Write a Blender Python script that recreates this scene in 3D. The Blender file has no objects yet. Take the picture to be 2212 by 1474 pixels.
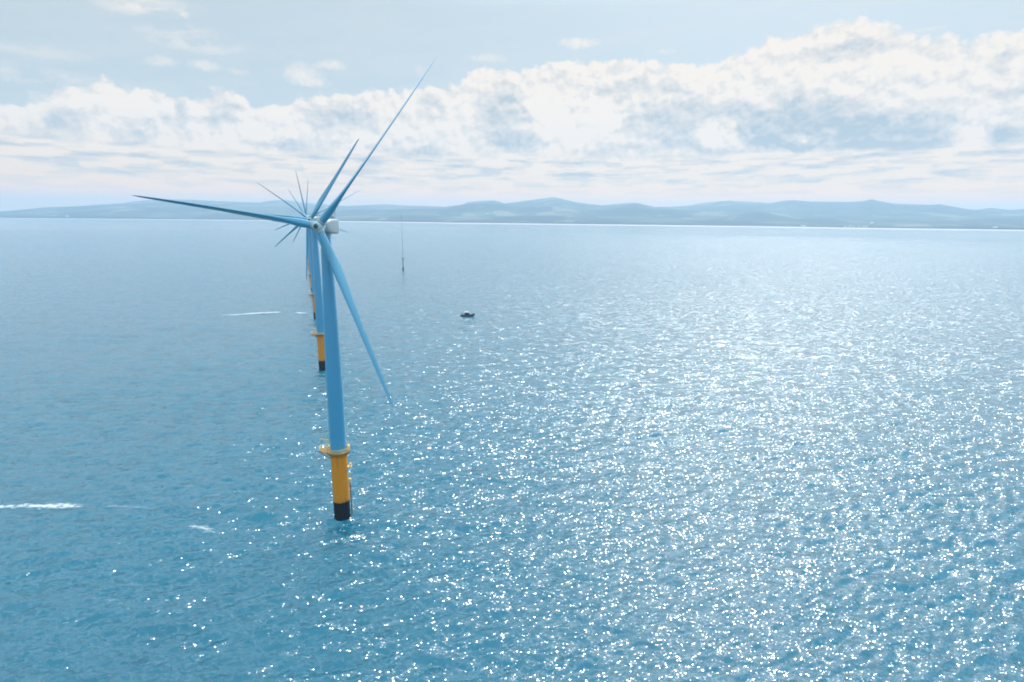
import bpy, bmesh, math, random
import numpy as np
from mathutils import Vector, Matrix

R = math.radians
SC = bpy.context.scene
COL = SC.collection

# ------------------------------------------------------------------ camera
CAM_H = 83.0
PITCH, ROLL, FPX = R(12.35), R(0.5), 1234.0          # focal length in photo pixels (photo is 2212 wide)
cam_d = bpy.data.cameras.new('camera')
cam_d.sensor_width = 36.0
cam_d.lens = 36.0 * FPX / 2212.0
cam_d.clip_start, cam_d.clip_end = 0.5, 80000.0
cam = bpy.data.objects.new('camera', cam_d)
COL.objects.link(cam)
cam.matrix_world = Matrix.Translation((0, 0, CAM_H)) @ Matrix.Rotation(math.pi / 2 - PITCH, 4, 'X') @ Matrix.Rotation(ROLL, 4, 'Z')
SC.camera = cam

# ------------------------------------------------------------------ light, exposure, render
SUN_AZ, SUN_EL = R(25.0), R(43.0)                    # azimuth measured from +Y towards +X
SUN_STRENGTH, SKY_STRENGTH = 2.8, 0.10
sun_d = bpy.data.lights.new('sun', 'SUN')
sun_d.energy, sun_d.angle, sun_d.color = SUN_STRENGTH, R(0.53), (1.0, 0.91, 0.80)
sun = bpy.data.objects.new('sun', sun_d)
COL.objects.link(sun)
sdir = Vector((math.sin(SUN_AZ) * math.cos(SUN_EL), math.cos(SUN_AZ) * math.cos(SUN_EL), math.sin(SUN_EL)))
sun.rotation_euler = sdir.to_track_quat('Z', 'Y').to_euler()
sun.location = sdir * 300
SC.view_settings.view_transform = 'Standard'
SC.view_settings.look = 'None'
SC.view_settings.exposure = 0.56
SC.view_settings.gamma = 1.0
SC.cycles.max_bounces = 6
SC.cycles.use_denoising = True
SC.cycles.use_adaptive_sampling = False
SC.cycles.sample_clamp_direct = 14.0
SC.cycles.filter_width = 1.8
SC.cycles.volume_bounces = 1
SC.cycles.sample_clamp_indirect = 4.0

# photo pixel -> direction (used to lay the skyline and the clouds out by azimuth and elevation)
_M = np.array((Matrix.Rotation(math.pi / 2 - PITCH, 3, 'X') @ Matrix.Rotation(ROLL, 3, 'Z')))
def ray(x, y):
    d = _M @ np.array([(x - 1106.0) / FPX, -(y - 737.0) / FPX, -1.0])
    return d / np.linalg.norm(d)
def azel(x, y):
    d = ray(x, y)
    return math.degrees(math.atan2(d[0], d[1])), math.degrees(math.asin(d[2]))
def sea_at(x, y):
    d = ray(x, y)
    t = -CAM_H / d[2]
    return d[0] * t, d[1] * t


class NT:
    """small helper to write node trees as expressions"""
    def __init__(s, tree):
        s.t = tree
    def new(s, kind, **kw):
        n = s.t.nodes.new(kind)
        for k, v in kw.items():
            setattr(n, k, v)
        return n
    def put(s, sock, v):
        if isinstance(v, bpy.types.NodeSocket):
            s.t.links.new(v, sock)
        else:
            sock.default_value = v
    def m(s, op, a, b=0.0, c=None, clamp=False):
        n = s.new('ShaderNodeMath', operation=op, use_clamp=clamp)
        s.put(n.inputs[0], a)
        s.put(n.inputs[1], b)
        if c is not None:
            s.put(n.inputs[2], c)
        return n.outputs[0]
    def v(s, op, a, b=None, c=None):
        n = s.new('ShaderNodeVectorMath', operation=op)
        s.put(n.inputs[0], a)
        if b is not None:
            s.put(n.inputs['Scale'] if op == 'SCALE' else n.inputs[1], b)
        if c is not None:
            s.put(n.inputs[2], c)
        return n.outputs['Value'] if op in ('DOT_PRODUCT', 'LENGTH') else n.outputs[0]
    def xyz(s, x, y, z=0.0):
        n = s.new('ShaderNodeCombineXYZ')
        for i, q in enumerate((x, y, z)):
            s.put(n.inputs[i], q)
        return n.outputs[0]
    def noise(s, vec, scale=1.0, detail=2.0, rough=0.5, color=False, dim='3D', w=0.0, lac=2.0, dist=0.0):
        n = s.new('ShaderNodeTexNoise', noise_dimensions=dim)
        s.put(n.inputs['Vector'], vec)
        n.inputs['Scale'].default_value = scale
        n.inputs['Detail'].default_value = detail
        n.inputs['Roughness'].default_value = rough
        n.inputs['Lacunarity'].default_value = lac
        n.inputs['Distortion'].default_value = dist
        if dim == '4D':
            n.inputs['W'].default_value = w
        return n.outputs['Color'] if color else n.outputs['Fac']
    def mix(s, f, a, b):
        n = s.new('ShaderNodeMix', data_type='RGBA')
        n.clamp_factor = True
        s.put(n.inputs[0], f)
        for i, q in ((6, a), (7, b)):
            s.put(n.inputs[i], q if isinstance(q, bpy.types.NodeSocket) else (tuple(q) + (1.0,))[:4])
        return n.outputs[2]
    def smooth(s, x, lo, hi):
        n = s.new('ShaderNodeMapRange', interpolation_type='SMOOTHSTEP')
        s.put(n.inputs[0], x)
        n.inputs[1].default_value, n.inputs[2].default_value = lo, hi
        return n.outputs[0]
    def curve(s, x, pts):
        n = s.new('ShaderNodeFloatCurve')
        c = n.mapping.curves[0]
        while len(c.points) < len(pts):
            c.points.new(0.5, 0.5)
        for q, (a, b) in zip(c.points, pts):
            q.location = (a, b)
            q.handle_type = 'AUTO_CLAMPED'
        n.mapping.update()
        s.put(n.inputs['Value'], x)
        return n.outputs[0]


# ------------------------------------------------------------------ sky with its clouds
def build_world():
    w = bpy.data.worlds.new('World')
    SC.world = w
    w.use_nodes = True
    t = w.node_tree
    t.nodes.clear()
    k = NT(t)
    sky = k.new('ShaderNodeTexSky', sky_type='NISHITA')
    sky.sun_disc = False
    sky.sun_elevation, sky.sun_rotation = SUN_EL, SUN_AZ
    sky.altitude, sky.air_density, sky.dust_density, sky.ozone_density = 80.0, 1.0, 1.0, 1.3
    d = k.new('ShaderNodeTexCoord').outputs['Generated']
    sep = k.new('ShaderNodeSeparateXYZ')
    k.put(sep.inputs[0], d)
    A = k.m('MULTIPLY', k.m('ARCTAN2', sep.outputs[0], sep.outputs[1]), 57.2958)
    E = k.m('MULTIPLY', k.m('ARCSINE', sep.outputs[2]), 57.2958)
    P = k.xyz(A, E, 0.0)

    # outline of the cumulus bank, azimuth against elevation
    prof = [(-420, 175), (-200, 205), (0, 218), (60, 208), (120, 192), (170, 180), (200, 172), (240, 168), (275, 190), (300, 178), (330, 192), (390, 200), (440, 192),
            (480, 192), (520, 206), (560, 228), (590, 216), (650, 207), (720, 197), (800, 199), (860, 190), (910, 182), (980, 186),
            (1000, 165), (1040, 142), (1090, 142), (1130, 152), (1180, 136), (1260, 127), (1400, 131), (1490, 131), (1560, 124),
            (1600, 112), (1640, 90), (1700, 66), (1770, 55), (1800, 46), (1880, 44), (1930, 52), (1970, 66), (2050, 80), (2105, 86), (2140, 74), (2190, 62),
            (2300, 80), (2500, 110), (2800, 150)]
    pts = []
    for x, y in prof:
        a, e = azel(x, y)
        pts.append(((a + 70.0) / 140.0, e / 25.0))
    pts = [(0.0, 0.42)] + pts + [(1.0, 0.4)]
    top = k.m('MULTIPLY', k.curve(k.m('DIVIDE', k.m('ADD', A, 70.0), 140.0, clamp=True), pts), 25.0)

    # billow fields
    warp = k.v('SUBTRACT', k.noise(P, 0.45, 4, 0.55, color=True), (0.5, 0.5, 0.5))
    Pw = k.v('MULTIPLY_ADD', warp, (2.4, 1.6, 0.0), P)
    Pw2 = k.v('MULTIPLY_ADD', warp, (1.2, 0.9, 0.0), P)
    def billow(vec):
        q = k.v('MULTIPLY', vec, (1.0, 1.35, 1.0))
        n1 = k.noise(q, 0.42, 7, 0.56, dim='2D')
        vo = k.new('ShaderNodeTexVoronoi', feature='SMOOTH_F1', voronoi_dimensions='2D')
        k.put(vo.inputs['Vector'], q)
        vo.inputs['Scale'].default_value = 0.75
        vo.inputs['Detail'].default_value = 2.0
        vo.inputs['Roughness'].default_value = 0.5
        vo.inputs['Smoothness'].default_value = 0.6
        return k.m('SUBTRACT', k.m('MULTIPLY', n1, 1.5), k.m('MULTIPLY', vo.outputs['Distance'], 0.45))
    b0 = billow(Pw2)
    b1 = billow(k.v('ADD', Pw2, (0.30, 0.55, 0.0)))
    emb = k.m('SUBTRACT', b0, b1)                                   # facing the sun or not
    Pf = k.v('SCALE', Pw2, 2.3)
    emf = k.m('SUBTRACT', billow(Pf), billow(k.v('ADD', Pf, (0.30, 0.55, 0.0))))
    fine = k.noise(P, 1.5, 6, 0.6, dim='2D')

    def blobs(lst, vec):
        acc = None
        for (x, y, rx, ry, wgt) in lst:
            a, e = azel(x, y)
            a2, _ = azel(x + rx, y)
            _, e2 = azel(x, y - ry)
            ia, ie = 1.0 / (a2 - a), 1.0 / (e2 - e)
            q = k.v('MULTIPLY_ADD', vec, (ia, ie, 0.0), (-a * ia, -e * ie, 0.0))
            g = k.m('SUBTRACT', 1.0, k.v('DOT_PRODUCT', q, q), clamp=True)
            acc = k.m('MULTIPLY', g, wgt) if acc is None else k.m('MULTIPLY_ADD', g, wgt, acc)
        return acc

    # grey hollows and undersides, then the bright puffs that stand before them
    shade = blobs([(1480, 262, 190, 60, .75), (1740, 262, 200, 75, 1.0), (1960, 285, 190, 60, .9), (1620, 318, 330, 26, .7), (1900, 322, 170, 20, .8),
                   (1370, 192, 130, 26, .5), (1830, 112, 130, 30, .55), (2165, 140, 34, 40, .5), (2180, 285, 60, 34, .9), (2175, 205, 60, 22, .5),
                   (1085, 235, 75, 60, .75), (1105, 305, 95, 34, .8), (905, 335, 100, 24, .85), (930, 235, 40, 40, .35),
                   (735, 252, 95, 48, .6), (640, 320, 110, 34, .6), (480, 250, 60, 60, .45), (395, 240, 28, 42, .6), (300, 290, 60, 50, .5),
                   (140, 265, 60, 52, .7), (60, 300, 90, 40, .45), (350, 345, 120, 30, .6), (200, 340, 110, 24, .4), (1300, 330, 100, 26, .5)], Pw)
    light = blobs([(1548, 290, 72, 44, 1.0), (1720, 312, 66, 30, .95), (1190, 250, 50, 66, .8), (1130, 232, 40, 30, .3), (1310, 250, 60, 50, .5), (1800, 200, 70, 34, .4),
                   (540, 290, 90, 40, .4), (1245, 305, 60, 40, .6), (2090, 285, 40, 60, .6), (250, 225, 90, 44, .4), (600, 300, 46, 24, .4), (460, 310, 60, 24, .4)], Pw)
    S = k.m('SUBTRACT', 0.93, k.m('MULTIPLY', shade, k.m('MULTIPLY_ADD', b0, 0.35, 0.72)))
    S = k.m('MULTIPLY_ADD', light, k.m('MULTIPLY_ADD', b0, 1.5, 0.05), S)
    S = k.m('MULTIPLY_ADD', emb, 0.85, S)
    S = k.m('MULTIPLY_ADD', emf, 0.22, S)
    S = k.m('MULTIPLY_ADD', k.m('SUBTRACT', fine, 0.5), 0.12, S)
    S = k.m('MINIMUM', k.m('MAXIMUM', S, 0.0), 1.12)
    # long low layers under the bank
    flat = k.noise(k.v('MULTIPLY_ADD', warp, (1.0, .12, 0.0), k.v('MULTIPLY', P, (0.26, 1.7, 1.0))), 1.0, 6, 0.55, dim='2D')
    lowS = k.m('MULTIPLY_ADD', k.m('SUBTRACT', flat, 0.5), 3.6, 0.80)
    lowS = k.m('MINIMUM', k.m('MAXIMUM', lowS, 0.0), 1.15)
    base_e = k.m('MULTIPLY_ADD', k.m('SUBTRACT', k.noise(P, 0.16, 4, 0.6, dim='2D'), 0.5), 1.5, E)
    low = k.m('SUBTRACT', 1.0, k.smooth(base_e, 5.1, 5.8))
    S = k.m('ADD', k.m('MULTIPLY', S, k.m('SUBTRACT', 1.0, low)), k.m('MULTIPLY', lowS, low))

    # cover
    D = k.m('SUBTRACT', top, E)
    D = k.m('MULTIPLY_ADD', k.m('SUBTRACT', b0, 0.42), 1.3, D)
    D = k.m('MULTIPLY_ADD', k.m('SUBTRACT', fine, 0.5), 0.5, D)
    cover = k.smooth(D, -0.05, 0.55)
    puffs = blobs([(1250, 92, 58, 16, 1.0), (345, 133, 48, 18, .8), (440, 142, 46, 15, .85), (515, 154, 40, 11, .6), (650, 158, 56, 34, .9),
                   (715, 141, 38, 17, .9), (1440, 110, 34, 10, .6), (1050, 126, 60, 14, .7), (905, 155, 20, 20, .5), (690, 180, 40, 12, .5),
                   (2000, 62, 60, 5, .6)], k.v('MULTIPLY_ADD', warp, (1.6, .8, 0.0), P))
    puffs = k.smooth(k.m('MULTIPLY', puffs, k.m('MULTIPLY_ADD', fine, 1.2, 0.3)), 0.10, 1.15)
    cir = k.noise(k.v('MULTIPLY_ADD', warp, (1.5, .5, 0.0), k.v('MULTIPLY', k.xyz(k.m('MULTIPLY_ADD', E, 0.6, A), k.m('MULTIPLY_ADD', A, -0.16, E)), (0.10, 0.55, 1.0))), 1.0, 6, 0.6, dim='2D')
    cirb = blobs([(340, 18, 150, 30, 1.0), (420, 85, 130, 34, .9), (90, 185, 220, 46, 1.2), (60, 110, 160, 22, .5)], Pw2)
    cirrus = k.m('MULTIPLY', k.smooth(cir, 0.36, 0.72), k.m('MULTIPLY_ADD', cirb, 0.75, 0.10), clamp=True)

    inv = 1.0 / SKY_STRENGTH
    white = tuple(c * inv for c in (0.68, 0.62, 0.56))
    grey = tuple(c * inv for c in (0.32, 0.38, 0.43))
    warm = tuple(c * inv for c in (0.86, 0.60, 0.36))
    wgrey = tuple(c * inv for c in (0.42, 0.40, 0.36))
    far = k.m('SUBTRACT', 1.0, k.smooth(E, 1.0, 7.5))                  # far clouds are warmer, seen through more air
    cloud = k.mix(S, k.mix(far, grey, wgrey), k.mix(far, white, warm))
    cloud = k.mix(k.m('SUBTRACT', 1.0, k.smooth(E, 0.8, 3.6)), cloud, tuple(c * inv for c in (1.25, 0.66, 0.24)))   # reddened by the long way through the air
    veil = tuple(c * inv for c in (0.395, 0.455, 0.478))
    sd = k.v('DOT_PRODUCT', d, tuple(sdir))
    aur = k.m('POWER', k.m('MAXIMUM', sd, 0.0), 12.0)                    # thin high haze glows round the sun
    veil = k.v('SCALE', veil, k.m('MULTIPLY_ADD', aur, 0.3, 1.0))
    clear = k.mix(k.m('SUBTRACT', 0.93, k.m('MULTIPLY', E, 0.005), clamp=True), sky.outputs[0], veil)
    clear = k.v('MULTIPLY', clear, k.v('MULTIPLY_ADD', (2.3, 2.75, 2.95), k.xyz(*[k.m('MULTIPLY', k.smooth(E, 17.5, 27.0), k.m('MULTIPLY_ADD', k.smooth(E, 36.0, 62.0), -0.40, 1.0))] * 3), (1.0, 1.0, 1.0)))   # added brightening of the unseen sky overhead, lifts reflections in the sea
    above = k.m('SUBTRACT', 1.0, k.smooth(E, 30.0, 60.0))
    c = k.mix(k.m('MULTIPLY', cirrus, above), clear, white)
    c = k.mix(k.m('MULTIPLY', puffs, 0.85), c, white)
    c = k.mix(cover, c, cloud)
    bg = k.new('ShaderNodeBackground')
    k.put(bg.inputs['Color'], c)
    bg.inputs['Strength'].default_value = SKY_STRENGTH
    out = k.new('ShaderNodeOutputWorld')
    t.links.new(bg.outputs[0], out.inputs['Surface'])
build_world()


# ------------------------------------------------------------------ object helpers
def tag(o, label=None, cat=None, group=None, kind=None):
    for key, v in (('label', label), ('category', cat), ('group', group), ('kind', kind)):
        if v:
            o[key] = v
    return o

def thing(name, loc, label, cat, group=None, rz=0.0):
    o = bpy.data.objects.new(name, None)
    COL.objects.link(o)
    o.location = loc
    o.rotation_euler = (0, 0, rz)
    return tag(o, label, cat, group)

def obj(name, bm, mat, parent=None, smooth=False):
    me = bpy.data.meshes.new(name)
    bmesh.ops.recalc_face_normals(bm, faces=bm.faces[:])
    bm.to_mesh(me)
    bm.free()
    me.materials.append(mat)
    if smooth:
        for p in me.polygons:
            p.use_smooth = True
        try:
            me.set_sharp_from_angle(angle=R(40))
        except Exception:
            pass
    o = bpy.data.objects.new(name, me)
    COL.objects.link(o)
    if parent:
        o.parent = parent
    return o

def lathe(bm, prof, n=48, M=None):
    """prof: (radius, z) from bottom to top"""
    rings = []
    for r, z in prof:
        rings.append([bm.verts.new((r * math.cos(2 * math.pi * i / n), r * math.sin(2 * math.pi * i / n), z)) for i in range(n)])
    for a, b in zip(rings, rings[1:]):
        for i in range(n):
            bm.faces.new((a[i], a[(i + 1) % n], b[(i + 1) % n], b[i]))
    bm.faces.new(rings[0][::-1])
    bm.faces.new(rings[-1])
    if M is not None:
        bmesh.ops.transform(bm, matrix=M, verts=[v for r in rings for v in r])

def box(bm, c, s, M=None, bevel=0.0):
    r = bmesh.ops.create_cube(bm, size=1.0)
    vs = r['verts']
    bmesh.ops.scale(bm, vec=s, verts=vs)
    bmesh.ops.translate(bm, vec=c, verts=vs)
    if bevel:
        es = {e for v in vs for e in v.link_edges}
        q = bmesh.ops.bevel(bm, geom=list(es), offset=bevel, segments=3, affect='EDGES', profile=0.5)
        vs = list({v for f in q['faces'] for v in f.verts})
        vs = [v for v in bm.verts if v in set(vs)] or vs
    if M is not None:
        bmesh.ops.transform(bm, matrix=M, verts=vs)

def tube(bm, a, b, r, n=8, r2=None):
    a, b = Vector(a), Vector(b)
    d = b - a
    q = d.to_track_quat('Z', 'Y').to_matrix().to_4x4()
    M = Matrix.Translation(a) @ q
    lathe(bm, [(r, 0), (r if r2 is None else r2, d.length)], n, M)

def loft(bm, secs, cap=True):
    rings = [[bm.verts.new(p) for p in s] for s in secs]
    n = len(rings[0])
    for a, b in zip(rings, rings[1:]):
        for i in range(n):
            bm.faces.new((a[i], a[(i + 1) % n], b[(i + 1) % n], b[i]))
    if cap:
        bm.faces.new(rings[0][::-1])
        bm.faces.new(rings[-1])


# ------------------------------------------------------------------ materials
def new_mat(name):
    m = bpy.data.materials.new(name)
    m.use_nodes = True
    t = m.node_tree
    return m, NT(t), t.nodes['Principled BSDF']

def paint(name, col, rough=0.4, var=0.12, scale=0.6, spec=0.5, stain=None, coat=0.0, tide=None):
    m, k, b = new_mat(name)
    g = k.new('ShaderNodeTexCoord').outputs['Object']
    n = k.noise(g, scale, 5, 0.6)
    f = k.m('MULTIPLY_ADD', k.m('SUBTRACT', n, 0.5), 2.0 * var, 1.0)
    c = k.v('SCALE', tuple(col), f)
    if stain:
        st = k.noise(k.v('MULTIPLY', g, (1.4, 1.4, 0.16)), 1.0, 5, 0.65)
        c = k.mix(k.m('MULTIPLY', k.smooth(st, 0.56, 0.78), stain[1]), c, stain[0])
    if tide is not None:                                             # weed and rust creeping up from the splash zone
        z = k.new('ShaderNodeSeparateXYZ')
        k.put(z.inputs[0], g)
        zz = k.m('MULTIPLY_ADD', k.m('SUBTRACT', k.noise(k.v('MULTIPLY', g, (1.0, 1.0, 0.35)), 1.6, 5, 0.65), 0.5), 6.0, z.outputs[2])
        c = k.mix(k.m('MULTIPLY', k.m('SUBTRACT', 1.0, k.smooth(zz, tide, tide + 1.6)), 0.45), c, (0.16, 0.09, 0.02))
        c = k.mix(k.m('SUBTRACT', 1.0, k.smooth(zz, tide - 0.1, tide + 0.12)), c, (0.014, 0.018, 0.016))
        dr = k.noise(k.v('MULTIPLY', g, (2.6, 2.6, 0.10)), 1.0, 3, 0.6)
        c = k.mix(k.m('MULTIPLY', k.m('MULTIPLY', k.smooth(dr, 0.55, 0.7), k.smooth(z.outputs[2], 12.0, 19.5)), 0.5), c, (0.20, 0.075, 0.02))
    k.put(b.inputs['Base Color'], c)
    k.put(b.inputs['Roughness'], k.m('MULTIPLY_ADD', n, 0.15, rough - 0.07))
    b.inputs['Specular IOR Level'].default_value = spec
    if coat:
        b.inputs['Coat Weight'].default_value = coat
        b.inputs['Coat Roughness'].default_value = 0.28
    return m

M_TOWER = paint('turbine_paint', (0.040, 0.25, 0.42), 0.42, 0.06, 0.15, coat=0.7, stain=((0.03, 0.20, 0.33), 0.5))
M_BLADE = paint('blade_gelcoat', (0.028, 0.23, 0.37), 0.36, 0.05, 0.2, coat=0.8)
M_HUB = paint('spinner_shell', (0.34, 0.46, 0.47), 0.4, 0.05, 0.5)
M_NOSE = paint('nose_rubber', (0.02, 0.06, 0.07), 0.6, 0.1, 1.0)
M_NAC = paint('nacelle_shell', (0.26, 0.32, 0.35), 0.45, 0.05, 0.3)
M_YELLOW = paint('marine_yellow', (0.54, 0.205, 0.010), 0.55, 0.14, 0.5, spec=0.25, tide=5.35, stain=((0.22, 0.10, 0.02), 0.5))
M_STEEL_Y = paint('yellow_steel', (0.30, 0.14, 0.015), 0.55, 0.14, 1.0, spec=0.25, stain=((0.18, 0.08, 0.02), 0.5))
M_RAIL = paint('rail_yellow', (0.72, 0.52, 0.20), 0.5, 0.1, 2.0)
M_GROWTH = paint('marine_growth', (0.006, 0.010, 0.018), 0.8, 0.5, 1.5, spec=0.15, stain=((0.02, 0.028, 0.014), 0.6))
M_DARK = paint('dark_steel', (0.05, 0.06, 0.07), 0.5, 0.2, 2.0)
M_GREY = paint('galvanised_steel', (0.18, 0.21, 0.23), 0.45, 0.15, 1.0)
M_HULL = paint('hull_paint', (0.012, 0.03, 0.07), 0.35, 0.2, 0.6)
M_CABIN = paint('cabin_paint', (0.70, 0.70, 0.68), 0.4, 0.06, 0.8)
M_DECK = paint('deck_paint', (0.06, 0.08, 0.09), 0.6, 0.2, 1.5)
M_GLASS = paint('dark_glass', (0.02, 0.03, 0.04), 0.08, 0.05, 1.0)
M_WALL = paint('render_wall', (0.78, 0.76, 0.72), 0.8, 0.06, 0.2)
M_ROOF = paint('slate_roof', (0.14, 0.12, 0.12), 0.8, 0.15, 0.4)


# ------------------------------------------------------------------ the sea
rng = np.random.default_rng(11)
WAVES = []
for lam in np.concatenate([np.geomspace(1.5, 7.5, 64), np.geomspace(8, 24, 14)]):
    th = math.atan2(-0.95, 0.22) + rng.normal() * (0.50 if lam < 8 else 0.35)
    kk = 2 * math.pi / lam
    slope = (0.046 if lam < 8 else 0.027) * (0.6 + 0.8 * rng.random())
    WAVES.append((kk * math.cos(th), kk * math.sin(th), slope / kk, rng.random() * 6.283, lam))

def wave_z(x, y, cell=0.0):
    z = np.zeros_like(np.asarray(x, float))
    for kx, ky, a, ph, lam in WAVES:
        fade = 1.0 if np.isscalar(cell) else np.clip((lam / cell - 2.0) / 2.0, 0, 1)
        z = z + a * fade * np.sin(kx * x + ky * y + ph)
    # wind gusts: some patches choppier than others
    g = 0.85 + 0.3 * np.sin(x * 0.031 + 0.7 * np.sin(y * 0.017)) * np.sin(y * 0.023 + 1.3 + 0.8 * np.sin(x * 0.013))
    return z * g

def build_sea():
    rs = [0.0, 20.0, 40.0, 55.0]
    r = 66.0
    while r < 1500:
        rs.append(r)
        r += max(0.27, 0.72 * (r * r + CAM_H ** 2) / CAM_H / 571.0)
    rs += [1560, 1700, 1900, 2200, 2600, 3200, 4000, 5000, 6500, 8000, 10000, 13000, 17500]
    rs = np.array(rs)
    az = np.concatenate([np.radians(np.arange(-60, 60.001, 0.11)), np.radians(np.arange(66, 299, 6.0))])
    na, nr = len(az), len(rs)
    X = rs[:, None] * np.sin(az)[None, :]
    Y = rs[:, None] * np.cos(az)[None, :]
    dr = np.gradient(rs)
    cell = np.maximum(dr[:, None], 0.3 * rs[:, None] * np.gradient(az)[None, :].clip(0.0019)) * 1.0 + 1e-3
    Z = np.zeros_like(X)
    near = slice(3, int((rs < 1500).sum()))
    Z[near] = wave_z(X[near], Y[near], cell[near])
    co = np.stack([X, Y, Z], -1).reshape(-1, 3).astype(np.float32)
    i, j = np.meshgrid(np.arange(nr - 1), np.arange(na), indexing='ij')
    j2 = (j + 1) % na
    q = np.stack([i * na + j, i * na + j2, (i + 1) * na + j2, (i + 1) * na + j], -1).reshape(-1, 4)
    q = q[q[:, 0] >= na]                                             # centre handled as a fan
    tri = np.stack([np.zeros(na, int), na + (np.arange(na) + 1) % na, na + np.arange(na)], -1)
    loops = np.concatenate([tri.ravel()[:], q[:, ::-1].ravel()]).astype(np.int32)
    starts = np.concatenate([np.arange(na) * 3, na * 3 + np.arange(len(q)) * 4]).astype(np.int32)
    me = bpy.data.meshes.new('sea')
    me.vertices.add(len(co))
    me.vertices.foreach_set('co', co.ravel())
    me.loops.add(len(loops))
    me.loops.foreach_set('vertex_index', loops)
    me.polygons.add(len(starts))
    me.polygons.foreach_set('loop_start', starts)
    me.polygons.foreach_set('use_smooth', np.ones(len(starts), bool))
    me.update(calc_edges=True)
    me.validate()
    if me.polygons[len(me.polygons) // 2].normal.z < 0:
        me.flip_normals()
    m, k, b = new_mat('sea_water')
    geo = k.new('ShaderNodeNewGeometry')
    pos = geo.outputs['Position']
    # small ripples: facet slopes taken from several noise scales, stretched along the crests
    c, s_ = math.cos(0.22), math.sin(0.22)
    sp = k.new('ShaderNodeSeparateXYZ')
    k.put(sp.inputs[0], pos)
    u = k.m('ADD', k.m('MULTIPLY', sp.outputs[0], c), k.m('MULTIPLY', sp.outputs[1], s_))
    w = k.m('SUBTRACT', k.m('MULTIPLY', sp.outputs[1], c), k.m('MULTIPLY', sp.outputs[0], s_))
    slope = k.v('SCALE', k.v('SUBTRACT', k.noise(k.xyz(k.m('MULTIPLY', u, 0.4), w, 0.0), 0.6, 2.0, 0.6, color=True), (0.5, 0.5, 0.5)), 0.75)
    wob = k.v('SCALE', k.v('SUBTRACT', k.noise(k.xyz(u, w, 4.0), 1.1, 2.0, 0.5, color=True), (0.5, 0.5, 0.5)), 0.9)
    for i, (sc, st, amp) in enumerate(((0.55, 0.45, 0.40), (2.0, 0.6, 0.46), (4.8, 0.75, 0.38))):   # little facets, each with its own tilt
        vo = k.new('ShaderNodeTexVoronoi', voronoi_dimensions='2D')
        k.put(vo.inputs['Vector'], k.v('ADD', k.v('SCALE', k.xyz(k.m('MULTIPLY', u, st), w, 0.0), sc), k.v('SCALE', wob, 0.8)))
        vo.inputs['Scale'].default_value = 1.0
        slope = k.v('ADD', slope, k.v('SCALE', k.v('SUBTRACT', vo.outputs['Color'], (0.5, 0.5, 0.5)), amp))
    patch = k.noise(k.xyz(k.m('MULTIPLY', u, 0.35), w, 9.0), 0.006, 4, 0.6)
    rad = k.v('LENGTH', pos)
    calm = k.m('SUBTRACT', 1.0, k.smooth(k.m('MULTIPLY_ADD', k.m('SUBTRACT', patch, 0.5), 900.0, rad), 2300.0, 3700.0))
    amp = k.m('MULTIPLY', k.m('MULTIPLY_ADD', patch, 0.7, 0.65), k.m('MULTIPLY_ADD', calm, 0.86, 0.14))
    slope = k.v('MULTIPLY', k.v('SCALE', slope, amp), (1.1, 1.0, 0.0))
    nrm = k.v('NORMALIZE', k.v('ADD', geo.outputs['Normal'], slope))
    k.put(b.inputs['Normal'], nrm)
    deep, pale = (0.000, 0.073, 0.114), (0.000, 0.090, 0.137)
    k.put(b.inputs['Base Color'], k.mix(patch, deep, pale))
    b.inputs['Roughness'].default_value = 0.125
    b.inputs['Coat Weight'].default_value = 0.33                 # ripples too small to see one by one
    b.inputs['Coat Roughness'].default_value = 0.45
    b.inputs['Coat IOR'].default_value = 1.35
    b.inputs['IOR'].default_value = 1.55
    b.subsurface_method = 'BURLEY'
    b.inputs['Subsurface Weight'].default_value = 1.0
    b.inputs['Subsurface Radius'].default_value = (1.0, 1.0, 1.0)
    b.inputs['Subsurface Scale'].default_value = 100.0
    me.materials.append(m)
    o = bpy.data.objects.new('sea', me)
    COL.objects.link(o)
    tag(o, kind='structure')
build_sea()


# ------------------------------------------------------------------ far shore and hills
SHORE_PX = [(0, 473), (280, 475), (560, 477.5), (1000, 484), (1300, 487.5), (1620, 491.5), (1900, 496), (2212, 499.7)]
_sa = [azel(*p) for p in SHORE_PX]
SH_AZ = np.array([-75] + [a for a, e in _sa] + [75])
SH_R = np.array([9200] + [CAM_H / math.tan(R(-e)) for a, e in _sa] + [6600])
def shore_r(a):
    return np.interp(a, SH_AZ, SH_R)
def ridge_tab(pts):
    q = [azel(*p) for p in pts]
    return np.array([a for a, e in q]), np.array([e for a, e in q])
SKYLINE = ridge_tab([(-300, 470), (-100, 462), (0, 457), (25, 455), (60, 452), (114, 447), (127, 449), (177, 446), (203, 443), (266, 439), (284, 436), (316, 433), (360, 431), (405, 432), (468, 435),
                     (506, 436.5), (560, 438), (586, 434), (618, 432.5), (651, 437.5), (748, 445.5), (830, 442), (960, 447), (1000, 442), (1011, 437), (1033, 435), (1067, 433.5), (1078, 436),
                     (1090, 440), (1134, 434.5), (1170, 430), (1190, 427), (1200, 427), (1215, 430.5), (1245, 437.5), (1270, 441), (1300, 444), (1340, 440.5), (1375, 438.6), (1395, 443), (1415, 447.5),
                     (1450, 447), (1490, 444.5), (1520, 439), (1575, 434), (1640, 438), (1662, 440), (1690, 434.5), (1715, 433), (1750, 436), (1840, 437), (1865, 435), (1883, 431), (1900, 434.6),
                     (1930, 440), (1980, 442), (2010, 443), (2030, 441.5), (2060, 447), (2090, 452), (2110, 454), (2140, 449.5), (2180, 454), (2212, 452), (2350, 458), (2600, 470)])
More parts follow.
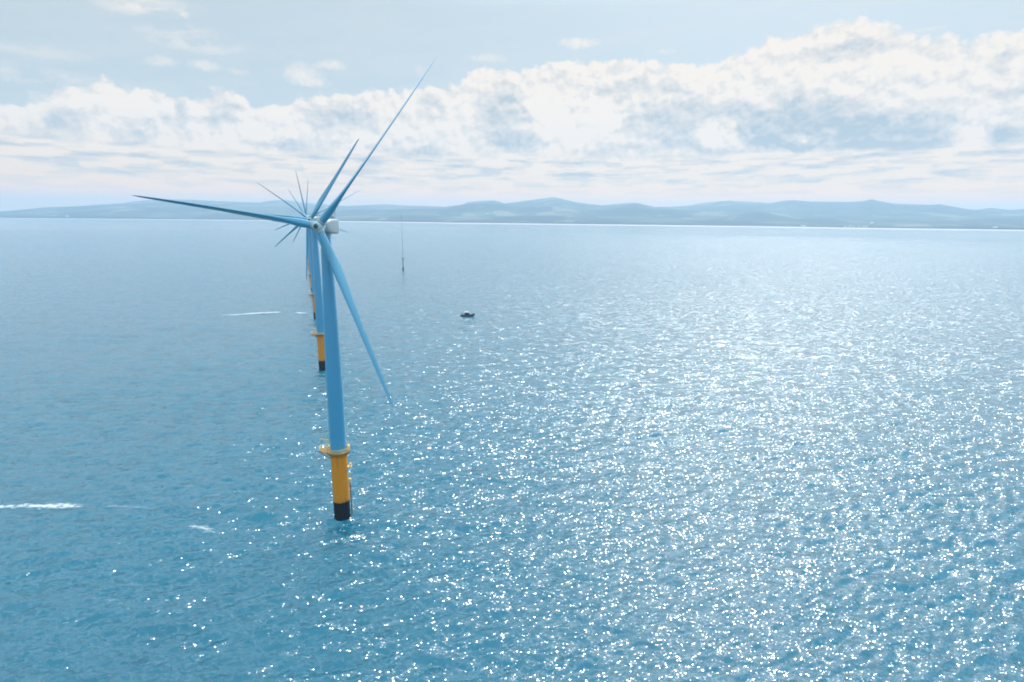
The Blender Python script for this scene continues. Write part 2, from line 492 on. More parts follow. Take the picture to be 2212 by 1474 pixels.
NEAR = ridge_tab([(-300, 472), (-100, 462), (0, 458), (114, 448), (203, 444), (300, 440), (380, 436), (468, 441), (560, 446), (650, 452), (800, 453), (960, 451), (1011, 440), (1078, 440), (1120, 448),
                  (1190, 444), (1300, 452), (1375, 440), (1415, 450), (1500, 456), (1600, 456), (1640, 452), (1720, 466), (1800, 463), (1900, 470), (2000, 472), (2100, 470), (2212, 466), (2350, 470), (2600, 478)])
FOOT = ridge_tab([(-300, 474), (0, 464), (120, 460), (260, 452), (330, 450), (420, 458), (600, 466), (800, 463), (1000, 468), (1250, 466), (1500, 474), (1700, 478), (1800, 481), (2000, 480), (2212, 482), (2600, 486)])

def vnoise(x, y, seed):
    """smooth value noise on numpy arrays"""
    r_ = np.random.default_rng(seed)
    tab = r_.random((64, 64))
    xi, yi = np.floor(x).astype(int), np.floor(y).astype(int)
    fx, fy = x - xi, y - yi
    fx, fy = fx * fx * (3 - 2 * fx), fy * fy * (3 - 2 * fy)
    g = lambda a, b: tab[a % 64, b % 64]
    return (g(xi, yi) * (1 - fx) + g(xi + 1, yi) * fx) * (1 - fy) + (g(xi, yi + 1) * (1 - fx) + g(xi + 1, yi + 1) * fx) * fy - 0.5

BEACH_W = 700.0
def land_h(a, s):
    """height of the land at azimuth a (deg), s metres behind the shoreline"""
    r = shore_r(a) + s
    x, y = r * np.sin(np.radians(a)), r * np.cos(np.radians(a))
    n1 = vnoise(x / 900, y / 900, 1) + 0.5 * vnoise(x / 420, y / 420, 2) + 0.25 * vnoise(x / 190, y / 190, 3)
    n2 = vnoise(x / 1500, y / 1500, 4)
    h = 2.2 + 9.0 * np.clip((s - BEACH_W) / 200.0, 0, 1) + np.clip((s - 900) / 3000, 0, 1) * 30 * n1
    for (tab, s0, wd) in ((FOOT, 1700, 900), (NEAR, 3300, 1500), (SKYLINE, 6000, 2300)):
        e = np.interp(a, tab[0], tab[1])
        sc = s0 * (1.0 + 0.16 * n2)
        hh = CAM_H + (shore_r(a) + sc) * np.tan(np.radians(e))
        t = (s - sc) / wd
        bump = np.where(t < 0, np.exp(-t * t * 1.3), np.exp(-t * t * 0.5))
        front = np.clip(-t, 0, 1)
        h = np.maximum(h, hh * bump + n1 * 60 * front * bump * np.clip(hh / 200, 0.1, 1))
    return h

def build_land():
    a = np.arange(-72, 72.01, 0.12)
    s = np.concatenate([np.arange(BEACH_W - 10, 1600, 90.0), np.arange(1600, 8600, 130.0)])
    A, S_ = np.meshgrid(a, s, indexing='ij')
    r = shore_r(A) + S_
    H = land_h(A, S_)
    co = np.stack([r * np.sin(np.radians(A)), r * np.cos(np.radians(A)), H], -1).reshape(-1, 3)
    n, m_ = A.shape
    i, j = np.meshgrid(np.arange(n - 1), np.arange(m_ - 1), indexing='ij')
    f = np.stack([i * m_ + j, (i + 1) * m_ + j, (i + 1) * m_ + j + 1, i * m_ + j + 1], -1).reshape(-1, 4)
    me = bpy.data.meshes.new('hills')
    me.from_pydata(co.tolist(), [], f.tolist())
    me.polygons.foreach_set('use_smooth', np.ones(len(f), bool))
    me.update()
    if me.polygons[0].normal.z < 0:
        me.flip_normals()
    m, k, b = new_mat('hill_fields')
    pos = k.new('ShaderNodeNewGeometry').outputs['Position']
    vo = k.new('ShaderNodeTexVoronoi', voronoi_dimensions='2D', distance='CHEBYCHEV')
    wq = k.v('MULTIPLY_ADD', k.noise(pos, 0.002, 3, 0.5, color=True), (260, 260, 0), pos)
    k.put(vo.inputs['Vector'], wq)
    vo.inputs['Scale'].default_value = 0.0034
    sep = k.new('ShaderNodeSeparateXYZ')
    k.put(sep.inputs[0], vo.outputs['Color'])
    field = k.mix(sep.outputs[0], (0.026, 0.040, 0.028), (0.085, 0.098, 0.060))
    field = k.mix(k.smooth(sep.outputs[1], 0.80, 0.86), field, (0.17, 0.155, 0.10))
    wood = k.smooth(k.noise(pos, 0.0011, 5, 0.62), 0.47, 0.53)
    c = k.mix(wood, field, (0.014, 0.024, 0.020))
    k.put(b.inputs['Base Color'], c)
    b.inputs['Roughness'].default_value = 0.95
    b.inputs['Specular IOR Level'].default_value = 0.1
    me.materials.append(m)
    o = bpy.data.objects.new('hills', me)
    COL.objects.link(o)
    tag(o, kind='structure')
    # tidal sands along the far shore
    s = np.array([-90.0, -20.0, 0.0, 60.0, 200.0, 380.0, 560.0, BEACH_W + 40])
    z = np.array([-1.0, -0.25, 0.1, 0.5, 0.9, 1.4, 2.0, 3.6])
    A, S_ = np.meshgrid(a, s, indexing='ij')
    wob = 60 * vnoise(A * 1.7, A * 0 + 3.3, 7) + 30 * vnoise(A * 6.1, A * 0 + 1.3, 8)
    r = shore_r(A) + S_ + wob * np.clip(1 - np.abs(S_) / 400, 0, 1)
    Zb = np.broadcast_to(z, A.shape)
    co = np.stack([r * np.sin(np.radians(A)), r * np.cos(np.radians(A)), Zb], -1).reshape(-1, 3)
    n, m_ = A.shape
    i, j = np.meshgrid(np.arange(n - 1), np.arange(m_ - 1), indexing='ij')
    f = np.stack([i * m_ + j, (i + 1) * m_ + j, (i + 1) * m_ + j + 1, i * m_ + j + 1], -1).reshape(-1, 4)
    me = bpy.data.meshes.new('beach')
    me.from_pydata(co.tolist(), [], f.tolist())
    me.update()
    if me.polygons[0].normal.z < 0:
        me.flip_normals()
    m, k, b = new_mat('pale_sand')
    pos = k.new('ShaderNodeNewGeometry').outputs['Position']
    k.put(b.inputs['Base Color'], k.mix(k.noise(pos, 0.004, 4, 0.6), (0.32, 0.265, 0.245), (0.52, 0.43, 0.40)))
    b.inputs['Roughness'].default_value = 0.8
    me.materials.append(m)
    o = bpy.data.objects.new('beach', me)
    COL.objects.link(o)
    tag(o, kind='structure')
build_land()


# ------------------------------------------------------------------ wind turbines
YAW, TILT, HUB_Z, OVER, ROTOR_R = R(6.0), R(2.0), 80.0, 3.8, 48.3
N_AX = Vector((0, -math.cos(TILT), math.sin(TILT)))                  # rotor axis, towards the nose
UP_AX = Vector((0, math.sin(TILT), math.cos(TILT)))
HUB_C = Vector((0, 0, HUB_Z)) + N_AX * OVER

def blade_matrix(phi):
    zc = Vector((1, 0, 0)) * math.cos(phi) + UP_AX * math.sin(phi)
    yc = -N_AX
    xc = yc.cross(zc)
    M = Matrix((xc, yc, zc)).transposed().to_4x4()
    return Matrix.Translation(HUB_C) @ M

def blade_bm():
    bm = bmesh.new()
    n = 28
    #        r/R   chord  thick  twist  circ
    st = [(0.024, 1.85, 1.00, 14, 1.0), (0.05, 1.88, 1.00, 14, 1.0), (0.085, 2.15, 0.80, 14, .75), (0.12, 2.6, 0.60, 14, .35), (0.16, 2.95, 0.46, 13, .1), (0.20, 3.1, 0.37, 12, 0),
          (0.25, 3.02, 0.31, 10, 0), (0.32, 2.62, 0.27, 8, 0), (0.42, 2.12, 0.24, 5.5, 0), (0.55, 1.65, 0.22, 3.5, 0), (0.68, 1.42, 0.20, 2, 0), (0.80, 1.15, 0.19, 1, 0),
          (0.90, 0.86, 0.18, 0, 0), (0.96, 0.62, 0.17, 0, 0), (0.985, 0.36, 0.16, 0, 0), (1.0, 0.10, 0.15, 0, 0)]
    secs = []
    for (t, ch, th, tw, ci) in st:
        ring = []
        for i in range(n):
            a = 2 * math.pi * i / n
            # airfoil in chord coordinates: leading edge at +X
            xc = 0.5 + 0.5 * math.cos(a)
            yt = 5 * 1.0 * (0.2969 * math.sqrt(max(xc, 0)) - 0.126 * xc - 0.3516 * xc ** 2 + 0.2843 * xc ** 3 - 0.1036 * xc ** 4)
            ya = yt * th * (1 if math.sin(a) >= 0 else -0.75)
            xa = 0.32 - xc
            X, Y = xa * ch, ya * ch
            Xc, Yc = -0.5 * math.cos(a) * ch, 0.5 * math.sin(a) * ch
            X, Y = X * (1 - ci) + Xc * ci, Y * (1 - ci) + Yc * ci
            w_ = R(tw)
            X2, Y2 = X * math.cos(w_) + Y * math.sin(w_), -X * math.sin(w_) + Y * math.cos(w_)
            ring.append((X2, Y2 - 1.1 * t ** 2.2, t * ROTOR_R))
        secs.append(ring)
    loft(bm, secs)
    return bm

def make_turbine():
    root = thing('wind_turbine', (0, 0, 0), 'x', 'wind turbine', 'wind turbines standing in a row', -YAW)
    rz = Matrix.Rotation(YAW, 4, 'Z')
    bm = bmesh.new()
    lathe(bm, [(2.17, -6.0), (2.17, 5.45)], 64)
    obj('monopile', bm, M_GROWTH, root, True)
    bm = bmesh.new()
    lathe(bm, [(2.19, 5.45), (2.19, 19.55), (2.24, 19.56), (2.24, 19.62)], 64)
    tp = obj('transition_piece', bm, M_YELLOW, root, True)
    # boat landing: two fender tubes with rungs on the lee side
    bm = bmesh.new()
    aa = R(62)
    for s in (-1, 1):
        px = lambda rr, of: (rr * math.cos(aa) - of * math.sin(aa), rr * math.sin(aa) + of * math.cos(aa))
        x, y = px(2.95, s * 0.75)
        tube(bm, (x, y, -3.0), (x, y, 9.6), 0.17, 10)
        for z in (1.5, 5.5, 9.3):
            x0, y0 = px(2.05, s * 0.75)
            tube(bm, (x0, y0, z), (x, y, z), 0.12, 8)
    for z in np.arange(-0.5, 19.0, 0.42):
        x0, y0 = px(2.62, -0.3)
        x1, y1 = px(2.62, 0.3)
        tube(bm, (x0, y0, z), (x1, y1, z), 0.03, 6)
    for s in (-0.3, 0.3):
        x0, y0 = px(2.62, s)
        tube(bm, (x0, y0, -1.0), (x0, y0, 19.4), 0.05, 6)
    bmesh.ops.transform(bm, matrix=rz, verts=bm.verts[:])
    obj('boat_landing', bm, M_STEEL_Y, root)
    bm = bmesh.new()                                               # intermediate rest platform and lamp boxes
    box(bm, (2.60, 0.5, 15.2), (1.2, 1.3, 0.12))
    bmesh.ops.transform(bm, matrix=rz, verts=bm.verts[:])
    rest = obj('rest_platform', bm, M_RAIL, root)
    for c_, s_ in (((2.95, 0.4, 15.76), (0.35, 0.8, 1.0)), ((2.45, 0.7, 11.3), (0.6, 0.7, 0.5))):
        bm = bmesh.new()
        box(bm, c_, s_, bevel=0.03)
        bmesh.ops.transform(bm, matrix=rz, verts=bm.verts[:])
        obj('lamp_box', bm, M_RAIL, rest)
    # work platform: round deck with a loading bay to the left
    poly = []
    for i in range(40):
        a = -math.pi + 2 * math.pi * (i + 0.5) / 40
        x, y = 3.1 * math.cos(a), 3.1 * math.sin(a)
        if x < -2.3:
            continue
        poly.append((x, y))
    poly += [(-2.9, 1.9), (-5.2, 1.4), (-5.2, -0.6), (-2.9, -1.8)]
    bm = bmesh.new()
    lo = [bm.verts.new((x, y, 19.96)) for x, y in poly]
    hi = [bm.verts.new((x, y, 20.1)) for x, y in poly]
    bm.faces.new(hi)
    bm.faces.new(lo[::-1])
    for i in range(len(poly)):
        j = (i + 1) % len(poly)
        bm.faces.new((lo[i], lo[j], hi[j], hi[i]))
    lathe(bm, [(2.3, 19.3), (2.95, 19.63), (2.95, 19.95)], 48)
    for i in range(12):
        a = 2 * math.pi * i / 12 + .13
        tube(bm, (2.15 * math.cos(a), 2.15 * math.sin(a), 18.7), (3.1 * math.cos(a), 3.1 * math.sin(a), 19.86), 0.09, 6)
    tube(bm, (-2.1, 0.6, 18.0), (-5.2, 0.6, 19.86), 0.11, 6)
    tube(bm, (-2.1, -0.6, 18.0), (-5.2, -0.6, 19.86), 0.11, 6)
    bmesh.ops.transform(bm, matrix=rz, verts=bm.verts[:])
    plat = obj('platform', bm, M_STEEL_Y, root)
    bm = bmesh.new()
    ins = [(x * 0.975, y * 0.975) for x, y in poly]
    for i, (x, y) in enumerate(ins):
        j = (i + 1) % len(ins)
        x2, y2 = ins[j]
        tube(bm, (x, y, 20.1), (x, y, 21.25), 0.05, 6)
        for z, r_ in ((21.25, .055), (20.85, .035), (20.45, .035)):
            tube(bm, (x, y, z), (x2, y2, z), r_, 6)
        d = math.hypot(x2 - x, y2 - y)
        for q in range(1, int(d / 1.0)):
            f = q / int(d / 1.0)
            tube(bm, (x + (x2 - x) * f, y + (y2 - y) * f, 20.1), (x + (x2 - x) * f, y + (y2 - y) * f, 21.25), 0.045, 6)
    bmesh.ops.transform(bm, matrix=rz, verts=bm.verts[:])
    obj('railing', bm, M_RAIL, plat)
    bm = bmesh.new()                                               # small davit crane on the loading bay
    tube(bm, (-3.4, 1.7, 20.1), (-3.4, 1.7, 22.6), 0.14, 10)
    tube(bm, (-3.4, 1.7, 22.5), (-5.3, 0.9, 23.0), 0.10, 8)
    tube(bm, (-3.4, 1.7, 21.6), (-4.3, 1.3, 22.7), 0.06, 6)
    bmesh.ops.transform(bm, matrix=rz, verts=bm.verts[:])
    obj('davit_crane', bm, M_RAIL, plat)
    for c_, s_ in (((2.6, 0.7, 20.76), (0.5, 0.9, 1.3)), ((-2.75, 0.9, 20.61), (0.5, 0.7, 1.0))):   # switch cabinets
        bm = bmesh.new()
        box(bm, c_, s_, bevel=0.03)
        bmesh.ops.transform(bm, matrix=rz, verts=bm.verts[:])
        obj('cabinet', bm, M_RAIL, plat)
    # tower, three cans joined at flanges
    bm = bmesh.new()
    prof = [(2.2, 20.1), (2.2, 20.35), (2.13, 20.36)]
    rad = lambda z: np.interp(z, [20, 38, 55, 78.2], [2.13, 2.12, 1.8, 1.22])
    for z in np.linspace(21, 78.2, 40):
        for zf in (39.0, 58.0):
            if abs(z - zf) < 0.8:
                prof += [(float(rad(zf)) + 0.0, zf - 0.1), (float(rad(zf)) + 0.035, zf - 0.09), (float(rad(zf)) + 0.035, zf + 0.09), (float(rad(zf)), zf + 0.1)]
        prof.append((float(rad(z)), float(z)))
    prof.sort(key=lambda q: q[1])
    lathe(bm, prof, 72)
    tw = obj('tower', bm, M_TOWER, root, True)
    bm = bmesh.new()
    box(bm, (0, 0, 21.6), (0.95, 0.16, 2.3), Matrix.Rotation(R(150), 4, 'Z') @ Matrix.Translation((0, -2.14, 0)), bevel=0.04)
    obj('door', bm, M_GREY, tw)
    # nacelle: rounded shell on the tilted axis
    Mn = Matrix.Translation((0, 0, HUB_Z)) @ Matrix.Rotation(-TILT, 4, 'X')
    bm = bmesh.new()
    secs = []
    for (y, wx, wz, dz, pw) in ((-2.35, 1.25, 1.3, 0, 2.2), (-2.1, 1.45, 1.5, 0, 2.4), (-1.2, 1.65, 1.75, .02, 3.2), (0.5, 1.72, 1.95, .08, 6), (3.2, 1.72, 2.0, .10, 9), (4.9, 1.70, 1.98, .12, 9), (5.15, 1.66, 1.93, .12, 9), (5.25, 1.55, 1.82, .12, 9)):
        ring = []
        for i in range(36):
            a = 2 * math.pi * i / 36
            c, s = math.cos(a), math.sin(a)
            ring.append(((abs(c) ** (2 / pw)) * math.copysign(wx, c), y, dz + (abs(s) ** (2 / pw)) * math.copysign(wz, s)))
        secs.append(ring)
    loft(bm, secs)
    bmesh.ops.scale(bm, vec=(0.93, 0.96, 0.93), verts=bm.verts[:])
    bmesh.ops.transform(bm, matrix=Mn, verts=bm.verts[:])
    nac = obj('nacelle', bm, M_NAC, root, True)
    bm = bmesh.new()
    lathe(bm, [(1.32, 77.9), (1.5, 78.0), (1.5, 78.35)], 48)
    obj('yaw_bearing', bm, M_GREY, root, True)
    bm = bmesh.new()                                               # weather mast on the roof
    for x in (-0.8, 0.8):
        tube(bm, (x, 4.5, 2.05), (x, 4.5, 4.2), 0.05, 6)
        tube(bm, (x - .3, 4.5, 4.15), (x + .3, 4.5, 4.15), 0.04, 6)
    tube(bm, (-0.8, 4.5, 3.4), (0.8, 4.5, 3.4), 0.04, 6)
    bmesh.ops.transform(bm, matrix=Mn, verts=bm.verts[:])
    obj('weather_mast', bm, M_DARK, nac)
    bm = bmesh.new()
    box(bm, (0, 3.4, 2.42), (2.3, 1.3, 0.7), bevel=0.08)
    bmesh.ops.transform(bm, matrix=Mn, verts=bm.verts[:])
    obj('cooler', bm, M_NAC, nac)
    # hub: spinner with a blunt nose and three blade collars
    bm = bmesh.new()
    q = N_AX.to_track_quat('Z', 'Y').to_matrix().to_4x4()
    Mh = Matrix.Translation(HUB_C) @ q
    lathe(bm, [(1.2, -1.45), (1.28, -1.2), (1.34, -0.3), (1.28, 0.5), (1.08, 1.05), (0.78, 1.4), (0.5, 1.55)], 48, Mh)
    hub = obj('hub', bm, M_HUB, root, True)
    bm = bmesh.new()
    lathe(bm, [(0.60, 1.5), (0.55, 1.6), (0.4, 1.68), (0.15, 1.72)], 32, Mh)
    obj('nose_cap', bm, M_NOSE, hub, True)
    me = None
    for kx in range(3):
        if me is None:
            bl = obj('blade', blade_bm(), M_BLADE, root, True)
            me = bl.data
            bm = bmesh.new()
            lathe(bm, [(1.05, 0.9), (1.05, 1.55), (0.98, 1.62)], 32)
            co = obj('blade_collar', bm, M_NAC, bl, True)
        else:
            bl = bl.copy()
            COL.objects.link(bl)
            co = co.copy()
            COL.objects.link(co)
            co.parent = bl
        bl.matrix_local = blade_matrix(2 * math.pi * kx / 3)
    return root

def copy_tree(o, parent=None):
    c = o.copy()
    COL.objects.link(c)
    if parent:
        c.parent = parent
    for ch in list(o.children):
        copy_tree(ch, c)
    return c

PITCHED = [55, 6, 50, 30, 30, 30]
def set_phase(t, phi, pitch):
    bl = [c for c in t.children if c.name.split('.')[0] == 'blade']
    for i, b in enumerate(bl):
        b.matrix_local = blade_matrix(phi + 2 * math.pi * i / 3) @ Matrix.Rotation(pitch, 4, 'Z')

T1 = Vector((-47.1, 145.85, 0))
STEP = Vector((-55.9, 155.5, 0))
LABELS = ['nearest and largest wind turbine with full yellow base rising from the sea',
          'second wind turbine, mostly hidden behind the nearest, its yellow base left of the big tower',
          'third wind turbine in the row, one thin blade pointing straight down towards the water',
          'fourth wind turbine in the row, one blade slightly left of upright, one lower left',
          'fifth wind turbine in the row, one short blade leaning slightly right of upright',
          'farthest and smallest wind turbine at the end of the row']
PHASE = [50.5, 54.8, 25.0, 100.0, 82.0, 121.0]
proto = make_turbine()
turbs = [proto] + [copy_tree(proto) for _ in range(5)]
for i, t in enumerate(turbs):
    t.location = T1 + STEP * i
    t['label'] = LABELS[i]
    set_phase(t, R(PHASE[i]), -R(PITCHED[i]))


# ------------------------------------------------------------------ met mast
def make_mast():
    x, y = sea_at(871, 586)
    root = thing('met_mast', (x, y, 0), 'slender grey lattice mast on a thin pile standing alone in the sea', 'mast')
    bm = bmesh.new()
    lathe(bm, [(1.05, -5), (1.05, 6.0)], 24)
    obj('monopile', bm, M_GROWTH, root, True)
    bm = bmesh.new()
    lathe(bm, [(0.95, 6.0), (0.95, 18.6)], 24)
    obj('transition_piece', bm, M_GREY, root, True)
    bm = bmesh.new()
    lathe(bm, [(1.3, 18.2), (2.6, 18.6), (2.6, 18.9)], 8)
    for i in range(8):
        a, b_ = 2 * math.pi * i / 8, 2 * math.pi * (i + 1) / 8
        p, q = (2.5 * math.cos(a), 2.5 * math.sin(a)), (2.5 * math.cos(b_), 2.5 * math.sin(b_))
        tube(bm, (*p, 18.9), (*p, 20.0), 0.06, 6)
        tube(bm, (*p, 20.0), (*q, 20.0), 0.06, 6)
        tube(bm, (*p, 19.5), (*q, 19.5), 0.05, 6)
    obj('platform', bm, M_DARK, root)
    bm = bmesh.new()
    w0, w1, z0, z1, n = 0.5, 0.14, 18.9, 84.0, 34
    cr = lambda z, i: ((w0 + (w1 - w0) * (z - z0) / (z1 - z0)) * math.cos(R(90 + 120 * i)), (w0 + (w1 - w0) * (z - z0) / (z1 - z0)) * math.sin(R(90 + 120 * i)), z)
    zs = np.linspace(z0, z1, n + 1)
    for i in range(3):
        tube(bm, cr(z0, i), cr(z1, i), 0.075, 6)
        for q in range(n):
            tube(bm, cr(zs[q], i), cr(zs[q + 1], (i + 1) % 3), 0.03, 5)
            tube(bm, cr(zs[q], i), cr(zs[q], (i + 1) % 3), 0.03, 5)
    obj('lattice_tower', bm, M_GREY, root)
    for z in (45, 60, 74, 82):
        bm = bmesh.new()
        tube(bm, (-1.9, 0, z), (1.9, 0, z), 0.05, 6)
        for s in (-1.9, 1.9):
            tube(bm, (s, 0, z), (s, 0, z + 0.8), 0.05, 6)
        obj('sensor_boom', bm, M_GREY, root)
make_mast()


# ------------------------------------------------------------------ workboat
def make_boat():
    x, y = sea_at(1010, 683)
    root = thing('workboat', (x, y, 0.0), 'small dark workboat with a low wheelhouse lying side-on in open water', 'boat', rz=R(3))
    bm = bmesh.new()
    st = [(-5.9, 1.55, 1.05, -0.35), (-5.6, 1.75, 1.05, -0.6), (-3, 1.95, 1.05, -0.7), (0, 2.0, 1.15, -0.7), (2.5, 1.8, 1.4, -0.7), (4.3, 1.25, 1.75, -0.6), (5.5, 0.55, 2.05, -0.1), (6.1, 0.06, 2.2, 1.2)]
    secs = []
    for (px, hw, sh, kz) in st:
        mid = kz + (sh - kz) * 0.35
        secs.append([(px, -hw, sh), (px, -hw * 0.93, mid), (px, -hw * 0.5, kz + 0.08), (px, 0, kz), (px, hw * 0.5, kz + 0.08), (px, hw * 0.93, mid), (px, hw, sh), (px, hw * .9, sh - .02), (px, 0, sh - 0.06), (px, -hw * .9, sh - .02)])
    loft(bm, secs)
    obj('hull', bm, M_HULL, root)
    bm = bmesh.new()
    for s in (-1, 1):
        pts = [(q[0], s * q[1], q[2]) for q in st]
        for a, b_ in zip(pts, pts[1:]):
            tube(bm, a, b_, 0.13, 8)
    obj('fender', bm, M_DARK, root)
    bm = bmesh.new()
    secs = [[(-2.6, -1.4, 1.05), (1.9, -1.35, 1.2), (1.9, 1.35, 1.2), (-2.6, 1.4, 1.05)],
            [(-2.6, -1.4, 2.1), (1.7, -1.32, 2.2), (1.7, 1.32, 2.2), (-2.6, 1.4, 2.1)],
            [(-2.3, -1.25, 2.12), (1.55, -1.2, 2.22), (1.55, 1.2, 2.22), (-2.3, 1.25, 2.12)],
            [(-2.2, -1.2, 3.2), (0.95, -1.12, 3.25), (0.95, 1.12, 3.25), (-2.2, 1.2, 3.2)]]
    loft(bm, secs)
    cab = obj('wheelhouse', bm, M_HULL, root)
    bm = bmesh.new()
    for s in (-1, 1):
        for px in (-1.6, -0.5, 0.55):
            box(bm, (px, s * 1.235, 2.75), (0.8, 0.05, 0.55))
    box(bm, (1.28, 0, 2.75), (0.05, 1.9, 0.55), Matrix.Translation((1.28, 0, 2.75)) @ Matrix.Rotation(R(-28), 4, 'Y') @ Matrix.Translation((-1.28, 0, -2.75)))
    obj('window', bm, M_GLASS, cab)
    bm = bmesh.new()
    box(bm, (-0.6, 0, 3.33), (3.5, 2.6, 0.14), bevel=0.04)
    box(bm, (-1.2, 0, 3.65), (1.3, 1.3, 0.5), bevel=0.08)
    obj('wheelhouse_roof', bm, M_CABIN, cab)
    bm = bmesh.new()
    tube(bm, (-0.9, 0, 3.4), (-1.0, 0, 5.8), 0.08, 8)
    tube(bm, (-0.95, -0.8, 4.7), (-0.95, 0.8, 4.7), 0.05, 6)
    tube(bm, (-0.95, 0, 4.3), (-0.4, 0, 4.3), 0.12, 8)
    obj('mast', bm, M_DARK, root)
    for s in (-1, 1):
        for run in ((-5.5, -4.5, -3.5), (2.4, 3.4, 4.3, 5.2)):
            bm = bmesh.new()
            pr = None
            for px in run:
                hw = float(np.interp(px, [q[0] for q in st], [q[1] for q in st])) * 0.93
                sh = float(np.interp(px, [q[0] for q in st], [q[2] for q in st]))
                tube(bm, (px, s * hw, sh), (px, s * hw, sh + 0.85), 0.04, 6)
                if pr:
                    tube(bm, (pr[0], pr[1], pr[2] + 0.85), (px, s * hw, sh + 0.85), 0.04, 6)
                pr = (px, s * hw, sh)
            obj('rail', bm, M_GREY, root)
    bm = bmesh.new()
    box(bm, (-4.4, 0, 1.5), (1.1, 1.6, 0.9), bevel=0.06)
    obj('deck_locker', bm, M_DECK, root)
make_boat()


# ------------------------------------------------------------------ foam on the water
M_FOAM, k, b = new_mat('sea_foam')
b.inputs['Base Color'].default_value = (0.72, 0.73, 0.75, 1)
b.inputs['Roughness'].default_value = 0.85
g = k.new('ShaderNodeTexCoord').outputs['Generated']
go = k.new('ShaderNodeNewGeometry').outputs['Position']
sp = k.new('ShaderNodeSeparateXYZ')
k.put(sp.inputs[0], k.new('ShaderNodeUVMap').outputs[0])
edge = k.m('SUBTRACT', 1.0, k.m('ABSOLUTE', k.m('MULTIPLY_ADD', sp.outputs[1], 2.0, -1.0)))
ends = k.m('MULTIPLY', k.smooth(sp.outputs[0], 0.0, 0.12), k.m('SUBTRACT', 1.0, k.smooth(sp.outputs[0], 0.75, 1.0)))
nz = k.noise(k.v('MULTIPLY', go, (0.5, 0.9, 0.9)), 1.0, 5, 0.65)
nz2 = k.noise(go, 3.0, 3, 0.6)
al = k.smooth(k.m('ADD', k.m('MULTIPLY', k.m('MULTIPLY', edge, ends), 0.8), k.m('ADD', k.m('MULTIPLY_ADD', nz, 2.0, -1.08), k.m('MULTIPLY_ADD', nz2, 1.0, -0.5))), 0.12, 1.0)
oi = k.new('ShaderNodeObjectInfo')
sc_ = k.new('ShaderNodeSeparateColor')
k.put(sc_.inputs[0], oi.outputs['Color'])
k.put(b.inputs['Alpha'], k.m('MULTIPLY', al, sc_.outputs[0]))

def foam(label, px, width, strength=1.0, cat='foam'):
    """px: photo points of the streak's middle line; width in metres at each point"""
    P = [Vector((*sea_at(*p), 0)) for p in px]
    W = list(width)
    n = 60
    cen = sum(P, Vector()) / len(P)
    t = np.linspace(0, len(P) - 1, n)
    xs = np.interp(t, range(len(P)), [p.x for p in P])
    ys = np.interp(t, range(len(P)), [p.y for p in P])
    ws = np.interp(t, range(len(P)), W)
    bm = bmesh.new()
    uv = bm.loops.layers.uv.new('UVMap')
    rows = []
    for i in range(n):
        a, b_ = max(i - 1, 0), min(i + 1, n - 1)
        d = Vector((xs[b_] - xs[a], ys[b_] - ys[a], 0)).normalized()
        nrm = Vector((-d.y, d.x, 0))
        row = []
        for j in range(9):
            p = Vector((xs[i], ys[i], 0)) + nrm * ws[i] * (j / 8 - 0.5)
            z = float(wave_z(np.array([p.x]), np.array([p.y]))[0])
            row.append(bm.verts.new((p.x - cen.x, p.y - cen.y, max(z, 0) + 0.16)))
        rows.append(row)
    for i in range(n - 1):
        for j in range(8):
            f = bm.faces.new((rows[i][j], rows[i + 1][j], rows[i + 1][j + 1], rows[i][j + 1]))
            for l, (a, c) in zip(f.loops, ((i, j), (i + 1, j), (i + 1, j + 1), (i, j + 1))):
                l[uv].uv = (a / (n - 1), c / 8)
    o = obj('foam_streak', bm, M_FOAM, None, True)
    o.location = cen
    o.color = (strength, strength, strength, 1)
    tag(o, label, cat, 'streaks of white foam on the sea')
foam('long thin white wake left of the turbine row, out in the far water', [(468, 682), (510, 680.5), (550, 677.5), (600, 675.5), (612, 675.5)], [4, 9, 13, 13, 8], 0.85)
foam('short white wake just left of the third turbine base', [(634, 676), (645, 676.5), (655, 677), (672, 678)], [7, 11, 9, 6], 0.75)
foam('broad white foam streak at the left edge of the water', [(-60, 1098), (0, 1097), (70, 1094), (140, 1094), (215, 1096)], [2.6, 2.8, 4.6, 4.8, 2.0], 0.75)
foam('faint thin foam thread right of the broad left-hand streak', [(225, 1096), (262, 1095), (300, 1097), (345, 1102)], [1.2, 2.0, 2.0, 1.2], 0.18)
foam('small lone white foam dash below and right of the broad foam streak', [(405, 1137), (420, 1140), (440, 1142), (455, 1148), (475, 1155)], [1.8, 3.8, 4.2, 3.0, 1.6], 0.42)


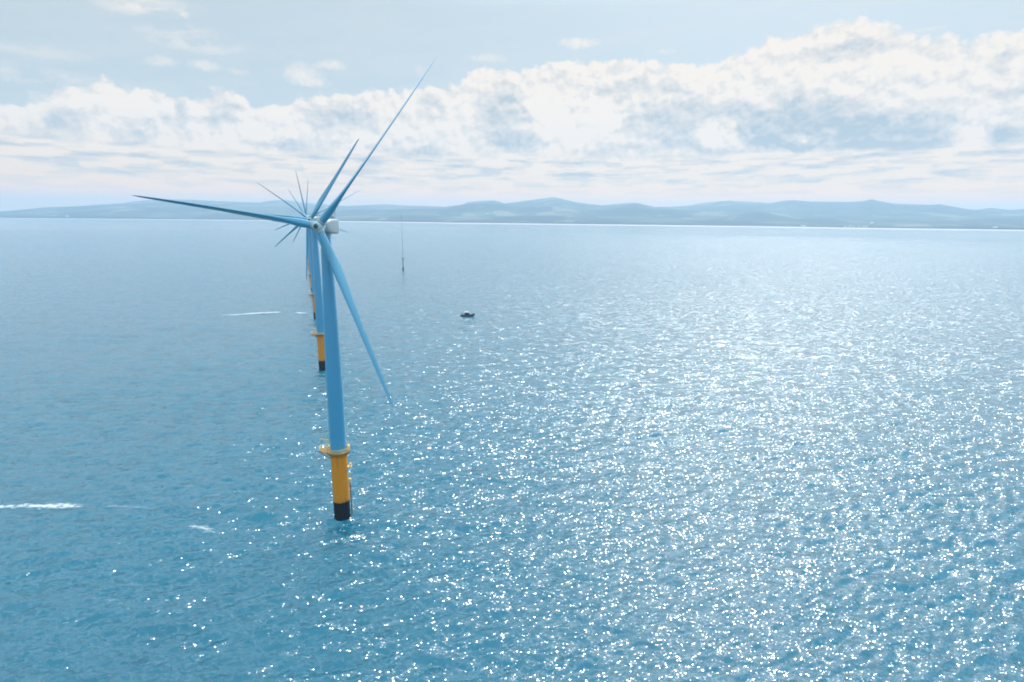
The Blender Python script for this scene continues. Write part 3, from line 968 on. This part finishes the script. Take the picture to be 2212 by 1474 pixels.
# ------------------------------------------------------------------ buildings on the far shore
def building(x, y, w, d, h, label, group, rz):
    a, e = azel(x, y)
    s = 720.0
    best = None
    for s in np.arange(720, 3000, 20.0):                             # first point of the land seen along this ray
        r = shore_r(a) + s
        hh = float(land_h(np.array([a]), np.array([s]))[0])
        if best is None or abs(CAM_H + r * math.tan(R(e)) - hh) < best[0]:
            best = (abs(CAM_H + r * math.tan(R(e)) - hh), r, hh)
    _, r, hh = best
    root = thing('coastal_building', (r * math.sin(R(a)), r * math.cos(R(a)), hh - 0.5), label, 'building', group, rz)
    bm = bmesh.new()
    box(bm, (0, 0, h / 2), (w, d, h))
    obj('wall', bm, M_WALL, root)
    bm = bmesh.new()
    v = [bm.verts.new(p) for p in ((-w / 2 - .4, -d / 2 - .4, h + .003), (w / 2 + .4, -d / 2 - .4, h + .003), (w / 2 + .4, d / 2 + .4, h + .003), (-w / 2 - .4, d / 2 + .4, h + .003), (-w / 2 - .4, 0, h + d * .35), (w / 2 + .4, 0, h + d * .35))]
    for f in ((0, 1, 5, 4), (2, 3, 4, 5), (1, 2, 5), (3, 0, 4), (3, 2, 1, 0)):
        bm.faces.new([v[i] for i in f])
    rf = obj('roof', bm, M_ROOF, root)
    bm = bmesh.new()
    box(bm, (w * .3, d * .1, h + d * .36), (1.4, 1.4, d * .25))
    obj('chimney', bm, M_WALL, rf)
building(1884, 483, 26, 18, 22, 'tall lone white building on the slope above the far right shore', None, 0.3)
building(1735, 490.5, 46, 18, 14, 'long low white building at the water side below the far right hills', None, 0.1)
building(2149, 497, 30, 16, 14, 'small white building on the far shore near the right edge', None, -0.4)
building(146, 470.5, 60, 22, 14, 'pale building on the far shore at the foot of the left hill', None, -0.6)
building(1053, 463, 40, 16, 12, 'small pale building on the far slope in the middle of the coast', None, 0.5)
rnd = random.Random(4)
for x in (1826, 1836, 1844, 1855, 1866, 1872):
    building(x, 490.5 + rnd.uniform(-.8, .8), rnd.uniform(18, 34), 14, rnd.uniform(8, 12), 'tiny pale building in the cluster of houses along the far right shore', 'clustered houses on the far shore', rnd.uniform(-.8, .8))


# ------------------------------------------------------------------ air
def build_haze():
    bm = bmesh.new()
    box(bm, (0, 6500, 244), (36000, 23000, 492))
    m = bpy.data.materials.new('haze_air')
    m.use_nodes = True
    t = m.node_tree
    t.nodes.clear()
    v = t.nodes.new('ShaderNodeVolumePrincipled')
    v.inputs['Color'].default_value = (0.445, 0.60, 0.745, 1)
    v.inputs['Density'].default_value = 1.15e-4
    v.inputs['Anisotropy'].default_value = 0.2
    out = t.nodes.new('ShaderNodeOutputMaterial')
    t.links.new(v.outputs[0], out.inputs['Volume'])
    o = obj('haze', bm, m)
    tag(o, kind='stuff')
build_haze()
